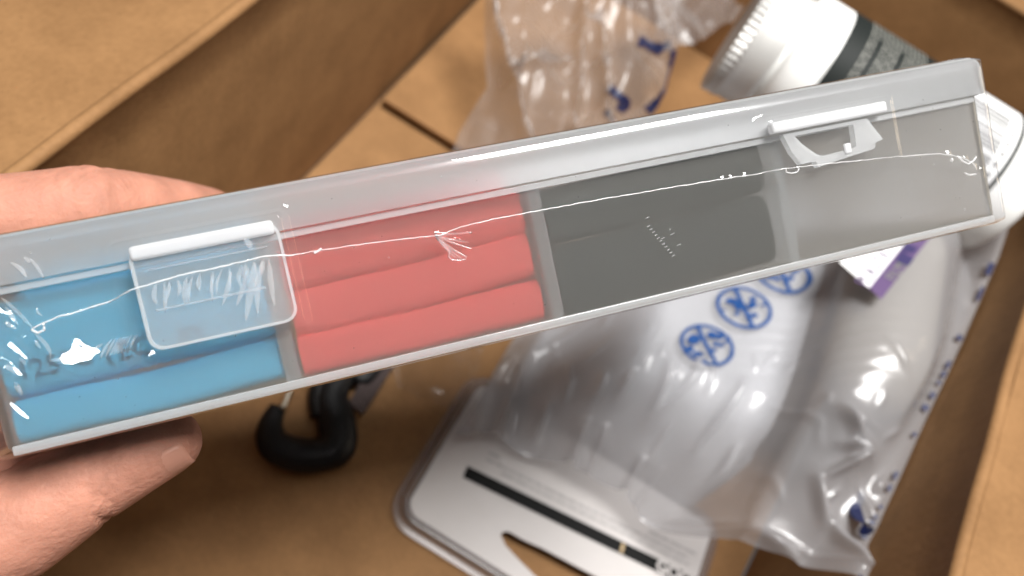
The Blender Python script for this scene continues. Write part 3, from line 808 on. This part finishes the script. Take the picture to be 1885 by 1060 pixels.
# ------------------------------------------------------------------ blister card
def blister():
    z = .0075
    c = empty("blister_card", "white hang card with black printed stripe and tapered hole in clear blister edge", "blister card", (.08, .12, 0))
    cl = Vector(c.location)
    x0, x1, y0, y1, r = .0100, .1290, .0925, .158, .0065
    p = P(925, 985, z); hole_l = p
    bm = bmesh.new()
    def rr(x0, x1, y0, y1, r, n=6):
        return [(a, b) for a, b in rounded_rect(x0, x1, y0, y1, r, n)]
    hp = [P(*q, z) for q in ((922, 985), (926, 979), (936, 978), (960, 992), (1000, 1010), (1060, 1042), (1110, 1068), (1150, 1092), (1170, 1115), (1140, 1140), (1080, 1130), (1020, 1085), (985, 1060), (950, 1025), (930, 1003))]
    def sheet(bm, pts, holep, zz, th):
        ov = [bm.verts.new((a, b, zz)) for a, b in pts]; hv = [bm.verts.new((q[0], q[1], zz)) for q in holep]
        eo = [bm.edges.new((ov[k], ov[(k+1) % len(ov)])) for k in range(len(ov))]
        eh = [bm.edges.new((hv[k], hv[(k+1) % len(hv)])) for k in range(len(hv))]
        f = bmesh.ops.triangle_fill(bm, use_beauty=True, edges=eo+eh)
        fs = [g for g in f['geom'] if isinstance(g, bmesh.types.BMFace)]
        e = bmesh.ops.extrude_face_region(bm, geom=fs)
        for v in e['geom']:
            if isinstance(v, bmesh.types.BMVert): v.co.z -= th
    sheet(bm, rr(x0, x1, y0, y1, r), hp, z, .0008)
    o = obj("card", bm, M_cardw, c, False); o.data.transform(Matrix.Translation(-cl))
    # clear moulded edge round the card
    bm = bmesh.new()
    prof = [(-.0002, z-.0010), (-.0002, z+.0010), (.0012, z+.0016), (.0026, z+.0012), (.0034, z-.002), (.0040, .0042), (.0058, .0038), (.0058, .0032), (.003, .0034), (.0010, z-.0030)]
    base = rr(x0, x1, y0, y1, r, 8); rings = []
    nb = len(base)
    for k in range(nb):
        a = Vector(base[k-1]); b = Vector(base[(k+1) % nb]); t = (b-a).normalized(); nrm = Vector((t.y, -t.x))
        rings.append([bm.verts.new((base[k][0]+nrm.x*d, base[k][1]+nrm.y*d, zz)) for d, zz in prof])
    for k in range(nb):
        r0, r1 = rings[k], rings[(k+1) % nb]
        for q in range(len(prof)): bm.faces.new((r0[q], r0[(q+1) % len(prof)], r1[(q+1) % len(prof)], r1[q]))
    o = obj("clear_edge", bm, M_blister, c, True, 50); o.data.transform(Matrix.Translation(-cl))
    # print: stripe, letters and lines of small text, built along two measured lines
    A = P(856, 868, z); B = P(1262, 1066, z); d = (B-A)[:2]; ln = np.linalg.norm(d); d = d/ln; nn = np.array([-d[1], d[0]])
    def bar(bm, s0, s1, t0, t1, zz):
        q = [A[:2]+d*s+nn*t for s, t in ((s0, t0), (s1, t0), (s1, t1), (s0, t1))]
        bm.faces.new([bm.verts.new((a[0], a[1], zz)) for a in q])
    bm = bmesh.new(); bar(bm, 0, min(ln*1.03, .1275-A[0]), -.0026, .0026, z+.0002)
    st = obj("black_stripe", bm, M_ink_black, c, False); st.data.transform(Matrix.Translation(-cl))
    bm = bmesh.new(); ang = math.atan2(d[1], d[0])
    q = A[:2]+d*(ln*.945)
    text_mesh(bm, "GOO", Matrix.Translation((q[0], q[1], z+.0005)) @ Matrix.Rotation(ang, 4, 'Z'), .0070, .0, .0003)
    o = obj("lettering", bm, M_cardw, st, False); o.data.transform(Matrix.Translation(-cl))
    bm = bmesh.new(); bar(bm, ln*.70, ln*.715, -.0021, .0021, z+.0004)
    o = obj("gold_mark", bm, M_gold, st, False); o.data.transform(Matrix.Translation(-cl))
    bm = bmesh.new(); rg = random.Random(2)
    for row, (s0, s1, t) in enumerate(((.014, ln*1.0, .0062), (.006, ln*.99, .0088), (.0060, .0115, .0118), (ln*.80, ln*1.02, .0118))):
        s = s0
        while s < s1:
            w = rg.uniform(.002, .006); bar(bm, s, min(s+w, s1), t-.0005, t+.0005, z+.0003); s += w+.0007
    o = obj("small_print", bm, M_ink_grey, c, False); o.data.transform(Matrix.Translation(-cl))
    return z
blister()

# ------------------------------------------------------------------ clear bag with pale goods
RX, RZ, RR = .1400, .0800, .0235
def hem(pt):
    d = ray(*pt); t = .1265/(d[0]-.155*d[1]); return CAM+d*t
HEM = [hem(q) for q in ((1838, 470), (1770, 625), (1735, 700), (1700, 770), (1668, 840), (1640, 900), (1612, 960), (1590, 1000), (1584, 1080))]
_o = np.argsort([p[1] for p in HEM])
HEM_Y = np.array([HEM[k][1] for k in _o]); HEM_Z = np.array([HEM[k][2] for k in _o])
def bag_z(X, Y):
    X = np.asarray(X, float); Y = np.asarray(Y, float)
    left = .014+.040*sstep(.025, .062, X)+.012*sstep(.06, .11, X)
    endy = sstep(.120, .190, Y)
    slab = .013 + (left-.013)*endy
    tail = .012+.050*sstep(.085, .150, X+.10*(Y-.12))
    slab = np.maximum(slab, tail)
    rr = RR+.0012
    c = np.clip(np.abs(X-RX)/rr, 0, 1.0)
    roll_ = RZ+rr*np.sqrt(np.maximum(0, 1-c**2))-.05*np.maximum(0, np.abs(X-RX)-rr)/.01
    ey = sstep(.105, .225, Y+.4*(RX-X))
    rollh = .010+(roll_-.010)*(.55+.45*ey)*sstep(.08, .14, Y)
    k = 90.0
    z = np.log(np.exp(k*slab)+np.exp(k*rollh))/k
    hz = np.interp(Y, HEM_Y, HEM_Z)
    xw = wall_x(Y)-.0022
    return z+(hz-z)*sstep(-.012, -.001, X-xw)
RIDGES = [((955, 668), (950, 722), 2.0), ((1045, 672), (1036, 740), 3.2), ((1098, 700), (1084, 742), 3.0), ((1142, 700), (1128, 735), 2.4), ((1205, 690), (1192, 768), 2.6), ((1312, 742), (1268, 832), 3.4), ((1262, 700), (1210, 760), 1.8),
          ((935, 738), (905, 818), 3.2), ((1000, 752), (984, 805), 3.0), ((1062, 790), (1036, 895), 4.0), ((1100, 800), (1085, 880), 2.2), ((1158, 862), (1128, 955), 3.6), ((1195, 880), (1160, 960), 1.6),
          ((1352, 862), (1372, 905), 3.6), ((1372, 905), (1398, 918), 3.2), ((1398, 930), (1445, 905), 4.0), ((1445, 905), (1468, 985), 3.6), ((1468, 985), (1505, 1062), 4.2), ((1486, 715), (1520, 775), 1.2), ((1520, 775), (1580, 850), 1.2), ((1540, 760), (1600, 800), .8),
          ((870, 690), (960, 640), 1.5), ((1240, 960), (1290, 1000), 2.2), ((1290, 1010), (1350, 1062), 3.5), ((880, 720), (870, 800), 1.8), ((1000, 640), (1080, 600), 1.2)]
def bag():
    b = empty("clear_bag", "large clear plastic bag with blue warning circles and dark edge print against the right wall", "bag", (.10, .24, 0))
    bl = np.array(b.location)
    nx_, ny_ = 230, 300
    U_, V_ = np.meshgrid(np.linspace(0, 1, nx_), np.linspace(0, 1, ny_), indexing='ij')
    # outline: left edge leans and wanders, lower edge follows the open mouth of the bag
    Y = .136 + (.345-.136)*V_
    xl = .0115 + .012*V_**1.5 + .003*vnoise(V_*8, V_*0, 1, 1)
    xr = wall_x(Y)-.0022
    X = xl+(xr-xl)*U_
    Y = Y + (1-V_)**2*(.006*vnoise(U_*7, U_*0, 1, 2)+.002*sstep(.05, .3, U_)-.008*(1-sstep(0, .12, U_))-.012*sstep(.5, 1, U_))
    Z = bag_z(X, Y)
    # free hem standing against the wall on the right
    for a, c_, amp in RIDGES:
        z0 = .030
        for _ in range(3):
            pa, pc = P(*a, z0), P(*c_, z0); z0 = float(bag_z((pa[0]+pc[0])/2, (pa[1]+pc[1])/2))
        d, t = seg_dist(X, Y, pa[:2], pc[:2])
        Z += amp*.0014*np.exp(-(d/.0014)**2)*np.sin(np.pi*np.clip(.12+t*.8, 0, 1)) + amp*.0006*np.exp(-(d/.005)**2)
    soft = (1-sstep(.16, .26, Y))*(1-.8*sstep(.10, .125, X+.3*(Y-.15)))
    Z += soft*(.0016*vnoise(X, Y, 55, 3)+.0012*vnoise(X, Y, 130, 4)) + .0008*vnoise(X, Y, 60, 5)*(1-sstep(.10, .125, X+.3*(Y-.15)))
    wr = np.exp(-(((X-.112)/.022)**2+((Y-.212)/.018)**2))
    Z += .0003*wr*np.sin((X*.45-Y)*900+4*vnoise(X, Y, 90, 8))
    rk = np.random.default_rng(21)
    for _ in range(46):
        qx, qy = rk.uniform(.015, .150), rk.uniform(.134, .20); ln_ = rk.uniform(.005, .018); an = rk.normal(1.75, .38)
        d, t = seg_dist(X, Y, (qx, qy), (qx+ln_*math.cos(an), qy+ln_*math.sin(an)))
        Z += rk.uniform(.0006, .0016)*np.exp(-(d/.0011)**2)*np.sin(np.pi*np.clip(.1+t*.85, 0, 1))
    # weld line across the mouth
    sy = .1345+.003*vnoise(X, Y*0, 60, 9); Z += .0012*np.exp(-((Y-sy)/.0009)**2)*(.4+vnoise(X, Y, 160, 4)+.4)
    Z = np.maximum(Z, .0095)
    edge = np.minimum(U_, 1-U_)*8
    me = grid_mesh("film", np.stack([X, Y, Z], -1)-bl)
    f = mesh_obj("film", me, M_bag, b)
    def zat(x, y):
        v = int(np.clip((y-.136)/(.209)*(ny_-1), 0, ny_-1)); u = int(np.clip((x-xl[0, v])/(xr[0, v]-xl[0, v])*(nx_-1), 0, nx_-1))
        return Z[u, v]
    # suffocation / care circles printed in blue
    def fan(bm, ctr, poly, dz=.0009):
        vs = [bm.verts.new((ctr[0]+p[0]-bl[0], ctr[1]+p[1]-bl[1], zat(ctr[0]+p[0], ctr[1]+p[1])+dz)) for p in poly]
        bm.faces.new(vs)
    def circ_icon(px, py, kind):
        z0 = .05
        c = P(px, py, z0)
        for _ in range(4): z0 = float(bag_z(c[0], c[1])); c = P(px, py, z0)
        # size and turn of the printed ring come from its place in the photograph
        ex_ = P(px+52, py, z0)-c
        R_ = np.linalg.norm(ex_[:2])*.77
        bm = bmesh.new()
        n = 40
        for k in range(n):
            a0, a1 = 2*math.pi*k/n, 2*math.pi*(k+1)/n
            fan(bm, c, [(R_*math.cos(a0), R_*math.sin(a0)), (R_*math.cos(a1), R_*math.sin(a1)), (R_*.86*math.cos(a1), R_*.86*math.sin(a1)), (R_*.86*math.cos(a0), R_*.86*math.sin(a0))])
        q0 = P(px-13, py-38, z0)-c; q1 = P(px+10, py+38, z0)-c
        t = (q1-q0)[:2]; t /= np.linalg.norm(t); w = np.array([-t[1], t[0]])*R_*.085
        for k in range(8):
            a = q0[:2]+(q1-q0)[:2]*k/8; e = q0[:2]+(q1-q0)[:2]*(k+1)/8
            fan(bm, c, [a-w, e-w, e+w, a+w], .0012)
        def blob(ox, oy, rx, ry, rot=0.0, dz=.0010):
            o_ = P(px+ox, py+oy, z0)-c; rxm = np.linalg.norm((P(px+rx, py, z0)-c)[:2]); rym = np.linalg.norm((P(px, py+ry, z0)-c)[:2])
            pl = []
            for k in range(14):
                a = 2*math.pi*k/14
                x_, y_ = .75*rx*math.cos(a), .75*ry*math.sin(a); cr, sr = math.cos(rot), math.sin(rot)
                w_ = P(px+ox+x_*cr-y_*sr, py+oy+x_*sr+y_*cr, z0)-c
                pl.append((w_[0], w_[1]))
            fan(bm, c, pl, dz)
        if kind == 0:
            for a in ((-20, -14, 15, 13, .2), (-28, 4, 10, 9, 0), (-16, 16, 13, 7, .4), (10, -18, 13, 9, .5), (22, -14, 8, 8, 0), (14, 0, 7, 6, 0), (22, 4, 6, 5, 0), (30, -2, 5, 4, -.5), (34, -10, 6, 2.5, -.8), (10, 12, 6, 5, 0), (-6, 30, 4, 3, 0)): blob(*a)
        elif kind == 1:
            for a in ((-18, -14, 16, 8, .4), (-8, -2, 12, 9, .6), (-12, 10, 6, 5, 0), (12, -2, 11, 9, -.5), (14, -14, 8, 6, -.3), (32, 0, 11, 3.5, -.1), (14, 18, 9, 6, .5), (-34, 0, 8, 2, .3)): blob(*a)
        else:
            for a in ((-20, 6, 12, 7, .2), (-8, 12, 8, 5, 0), (12, 14, 9, 6, 0), (22, 0, 14, 6, -.5), (4, -10, 10, 8, 0), (-14, -10, 11, 6, 0)): blob(*a)
        o = obj("warning_circle", bm, M_print_blue, f, False)
    circ_icon(1300, 636, 0); circ_icon(1368, 567, 1); circ_icon(1438, 502, 2)
    # dark words printed along the hem that lies on the right wall
    bm = bmesh.new(); rg = random.Random(11)
    hp = HEM
    s = 0.02
    while s < .99:
        l = rg.uniform(.010, .028)
        if rg.random() < .65:
            v = []
            for q in (s, s+l):
                ss = q*(len(hp)-1); i = min(int(ss), len(hp)-2); v.append(hp[i]+(hp[i+1]-hp[i])*(ss-i))
            h_ = np.array([-.0020, 0, -.0004])*rg.uniform(.6, 1.2); o_ = np.array([-.0010, 0, .0022])
            bm = bmesh.new(); bm.faces.new([bm.verts.new(list(w_-bl)) for w_ in (v[0]+o_, v[1]+o_, v[1]+o_+h_, v[0]+o_+h_)])
            obj("edge_print", bm, M_print_navy, f, False)
        s += l+rg.uniform(.008, .03)
    bm = bmesh.new()
    for px, py, w, hgt in ((1570, 950, 9, 26), (1562, 975, 7, 22), (1577, 920, 5, 14)):
        z0 = .04
        c = P(px, py, z0)
        for _ in range(4): z0 = float(zat(c[0], c[1])); c = P(px, py, z0)
        pl = [P(px+w*math.cos(a), py+hgt*math.sin(a), z0)-c for a in np.linspace(0, 2*math.pi, 12, endpoint=False)]
        fan(bm, c, pl, .0012)
    obj("edge_smudge", bm, M_print_navy, f, False)
    # what is inside
    nu, nv_ = 60, 90
    A_, B_ = np.meshgrid(np.linspace(.022, .1165, nu), np.linspace(.158, .335, nv_), indexing='ij')
    ed = np.minimum(np.minimum((A_-.022)/.02, (.1165-A_)/.004), np.minimum((B_-.158)/.02, (.335-B_)/.006)).clip(0, 1)
    T_ = np.maximum(.0045, .0045+(bag_z(A_, B_)-.0035-.0045)*np.sqrt(1-(1-ed)**2))
    top = grid_mesh("packet", np.stack([A_, B_, T_], -1)); bm = bmesh.new(); bm.from_mesh(top)
    r = bmesh.ops.extrude_edge_only(bm, edges=[e for e in bm.edges if e.is_boundary])
    for v in r['geom']:
        if isinstance(v, bmesh.types.BMVert): v.co.z = .0040
    bmesh.ops.holes_fill(bm, edges=[e for e in bm.edges if e.is_boundary])
    pk_ = obj("packet", bm, M_packet, None, True, 60)
    prop(pk_, "pale flat packet inside the clear bag under the blue circles", "packet")
    r_ = empty("roll", "beige rounded roll inside the clear bag along the right wall", "roll", (RX, .200, RZ-.002))
    bm = bmesh.new(); seg = 64; rings = []
    for y, rr in ((0, .30), (.001, .5), (.005, .72), (.012, .88), (.020, .97), (.03, 1.0), (.07, 1.0), (.086, 1.0), (.090, .97), (.090, .6)):
        rings.append([bm.verts.new(((RR-.002)*rr*math.cos(2*math.pi*k/seg)*(1+.012*noise.noise(Vector((y*40, k*.2, 0)))), y, (RR-.002)*rr*math.sin(2*math.pi*k/seg))) for k in range(seg)])
    for a, c_ in zip(rings, rings[1:]):
        for k in range(seg): bm.faces.new((a[k], a[(k+1) % seg], c_[(k+1) % seg], c_[k]))
    bm.faces.new(rings[0]); bm.faces.new(rings[-1][::-1])
    obj("wrapper", bm, M_roll, r_, True, 50)
    # purple and white sticker on top of the bag
    z0 = .076
    lab = empty("sticker", "small white and purple printed sticker on the bag just below the case", "sticker", tuple(P(1640, 490, .105)))
    lo = np.array(lab.location)
    nS = Vector((-.42, .06, 1)).normalized(); cS = Vector((.1296, .27, .1050))
    def onplane(px, py, dz):
        d = Vector(ray(px, py)); c = Vector(CAM); t = (cS+nS*dz-c).dot(nS)/d.dot(nS)
        return np.array(c+d*t)
    def patchp(bm, quad, dz, n=8):
        bm.faces.new([bm.verts.new(list(onplane(p[0], p[1], dz)-lo)) for p in quad])
    bm = bmesh.new(); patchp(bm, ((1545, 482), (1600, 530), (1705, 400), (1655, 360)), .0); obj("paper", bm, M_paper, lab)
    bm = bmesh.new(); patchp(bm, ((1600, 530), (1622, 551), (1722, 425), (1700, 404)), .0002); st = obj("purple_band", bm, M_purple, lab)
    bm = bmesh.new(); patchp(bm, ((1648, 480), (1672, 490), (1683, 476), (1660, 462)), .0004, 3); patchp(bm, ((1660, 462), (1682, 466), (1690, 455), (1668, 448)), .0004, 3); obj("dark_mark", bm, M_purple_d, lab)
    def words(s, px, py, dirp, size, mtl, dz, par, name):
        c = Vector(onplane(px, py, dz)); e = Vector(onplane(px+dirp[0], py+dirp[1], dz)); ux = (e-c).normalized(); uy = nS.cross(ux)
        mw = Matrix.Identity(4)
        for k in range(3): mw[k][0], mw[k][1], mw[k][2], mw[k][3] = ux[k], uy[k], nS[k], c[k]-lo[k]
        bm = bmesh.new(); text_mesh(bm, s, mw, size); obj(name, bm, mtl, par, False)
    words("PLASTIC", 1612, 490, (38, -48), .0075, M_purple, .0003, lab, "lettering")
    words("FILM", 1650, 500, (38, -48), .0060, M_grey, .0005, st, "lettering")
    return zat
bag_at = bag()

# ------------------------------------------------------------------ crumpled printed film by the far end
def crumple():
    c = empty("crumpled_film", "crumpled clear packing film with smeared dark blue print behind the case", "plastic film", (.0, .33, .01))
    lo = np.array(c.location)
    # outline (photo pixels, height) of two sheets, filled row by row
    def sheet(rows, name, folds, seed, nu=90, nv=90):
        rows = [[np.array(P(x, y, z)) for x, y, z in r] for r in rows]
        g = np.zeros((nu, nv, 3))
        for i in range(nu):
            s = i/(nu-1)*(len(rows)-1); k = min(int(s), len(rows)-2); f = s-k
            for j in range(nv):
                t = j/(nv-1)*(len(rows[0])-1); q = min(int(t), len(rows[0])-2); e = t-q
                p = (rows[k][q]*(1-e)+rows[k][q+1]*e)*(1-f)+(rows[k+1][q]*(1-e)+rows[k+1][q+1]*e)*f
                g[i, j] = p
        X, Y, Z = g[..., 0], g[..., 1], g[..., 2]
        n1 = np.abs(vnoise(X, Y, 38, seed)); n2 = np.abs(vnoise(X+Y*.4, Y-X*.2, 85, seed+1)); n3 = np.abs(vnoise(X, Y, 190, seed+2))
        dz = .030*n1+.009*n2+.0015*n3
        for a, b, amp, w in folds:
            pa, pb = P(*a), P(*b); d, t = seg_dist(X, Y, pa[:2], pb[:2]); dz += amp*np.exp(-d/w)
        g[..., 2] = np.maximum(Z+dz-.008, .0045)
        me = grid_mesh(name, g-lo); o = mesh_obj(name, me, M_crumple, c)
        return o, g
    z = .045
    s1, g1 = sheet([[(872, -30, .06), (960, -40, .07), (1060, -40, .06), (1160, -40, .07), (1262, -30, .05)],
                [(886, 80, .05), (970, 70, .06), (1060, 70, .05), (1170, 70, .06), (1248, 75, .045)],
                [(890, 180, .04), (965, 170, .05), (1060, 170, .045), (1150, 170, .05), (1232, 160, .04)],
                [(838, 262, .02), (950, 260, .04), (1060, 260, .035), (1140, 260, .04), (1190, 240, .03)],
                [(800, 380, .015), (930, 380, .03), (1040, 380, .03), (1120, 370, .03), (1180, 350, .02)]], "film",
               [((890, 10, .06), (945, 150, .06), .020, .0025), ((945, 150, .06), (985, 255, .05), .016, .0025), ((1060, -10, .05), (1062, 220, .05), .016, .003), ((945, 150, .05), (1040, 120, .05), .010, .002), ((1085, 60, .05), (1130, 230, .05), .014, .003), ((1160, 20, .05), (1235, 90, .05), .012, .002)], 11)
    s2, g2 = sheet([[(1190, -40, .06), (1300, -40, .06), (1400, -30, .055)],
                [(1210, 20, .055), (1290, 20, .055), (1362, 22, .05)],
                [(1225, 80, .05), (1275, 88, .05), (1310, 62, .05)]], "film", [((1240, -10, .06), (1275, 80, .05), .010, .002)], 21, 50, 50)
    # a limp corner of it reaching under the case
    s3, g3 = sheet([[(740, 560, .006), (830, 560, .010), (920, 560, .010)], [(715, 650, .006), (800, 640, .012), (900, 620, .012)], [(735, 712, .005), (815, 752, .006), (862, 745, .006)]], "film", [((740, 640, .01), (830, 690, .01), .008, .002), ((760, 690, .008), (850, 620, .01), .006, .002)], 31, 50, 50)
    s3.data.materials[0] = M_limp
    # smeared navy print, each stroke laid on the sheet
    def stroke(pix, w, name="print"):
        bm = bmesh.new(); pr = []
        flat = g1.reshape(-1, 3)
        def on(px, py):
            # height of the sheet where this pixel's ray meets it
            best = None
            d = ray(px, py)
            v = flat-CAM; t = (v@d)/(d@d); dist = np.linalg.norm(v-np.outer(t, d), axis=1)
            k = np.argmin(dist); return flat[k]-FW*.0012
        pl = []
        for (x0, y0), (x1, y1) in zip(pix, pix[1:]):
            for k in range(6): pl.append((x0+(x1-x0)*k/6, y0+(y1-y0)*k/6))
        pl.append(pix[-1])
        vs = []
        for i, (x, y) in enumerate(pl):
            a = pl[max(0, i-1)]; b = pl[min(len(pl)-1, i+1)]
            tx, ty = b[0]-a[0], b[1]-a[1]; l = math.hypot(tx, ty) or 1
            ww = w*(.6+.5*abs(noise.noise(Vector((x*.05, y*.05, w)))))
            vs.append([bm.verts.new(list(on(x-ty/l*ww, y+tx/l*ww)-lo)), bm.verts.new(list(on(x+ty/l*ww, y-tx/l*ww)-lo))])
        for a, b in zip(vs, vs[1:]):
            try: bm.faces.new((a[0], a[1], b[1], b[0]))
            except ValueError: pass
        obj(name, bm, M_print_navy if w < 14 else M_print_navy, s1, False)
    stroke([(1242, 92), (1240, 130), (1232, 165), (1212, 188), (1190, 205)], 14)
    stroke([(1120, 165), (1138, 175), (1152, 190), (1140, 205)], 13)
    stroke([(1175, 75), (1205, 88), (1236, 82)], 13)
    stroke([(1112, 205), (1128, 222)], 8)
    stroke([(1205, 92), (1222, 100)], 5)
crumple()

# ------------------------------------------------------------------ snap hook
def clip():
    z = .0085
    c = empty("snap_hook", "black plastic snap hook on a dark strap lying on the box floor", "snap hook", tuple(P(580, 800, 0)))
    lo = Vector(c.location)
    bm = bmesh.new()
    def path(pix, rad, n=6):
        pts = [Vector(P(x, y, z)) for x, y in pix]; out = []; rr = []
        for i in range(len(pts)-1):
            p0, p1, p2, p3 = pts[max(0, i-1)], pts[i], pts[i+1], pts[min(len(pts)-1, i+2)]
            for k in range(n):
                t = k/n
                out.append(.5*((2*p1)+(p2-p0)*t+(2*p0-5*p1+4*p2-p3)*t*t+(3*p1-p0-3*p2+p3)*t**3)); rr.append(rad[i]+(rad[i+1]-rad[i])*t)
        out.append(pts[-1]); rr.append(rad[-1])
        tube(bm, [p-lo for p in out], rr, 14)
    path([(512, 742), (498, 780), (506, 812), (542, 830), (590, 832), (622, 815), (622, 770), (612, 720), (640, 670), (680, 620)], [.0030, .0050, .0064, .0068, .0070, .0076, .0076, .0068, .006, .006])
    path([(600, 830), (622, 838), (632, 822)], [.005, .0042, .003])
    path([(592, 760), (590, 720), (600, 680)], [.004, .0046, .0046])
    path([(655, 660), (672, 690), (712, 640)], [.0042, .004, .004])
    for v in bm.verts: v.co.z = .0050+(v.co.z-.0085)*.6
    obj("hook", bm, M_clip, c, True, 60)
    bm = bmesh.new()
    path([(520, 752), (534, 718), (548, 690)], [.0011, .0011, .0011]); obj("gate", bm, M_gate, c)
    bm = bmesh.new()
    q = [P(x, y, .004) for x, y in ((640, 745), (668, 765), (715, 690), (760, 620), (730, 600), (690, 660))]
    lo2 = np.array(lo)
    vs = [bm.verts.new(list(p-lo2)) for p in q]; f = bm.faces.new(vs)
    e = bmesh.ops.extrude_face_region(bm, geom=[f])
    for v in e['geom']:
        if isinstance(v, bmesh.types.BMVert): v.co.z += .002
    obj("strap", bm, M_web, c, False)
clip()
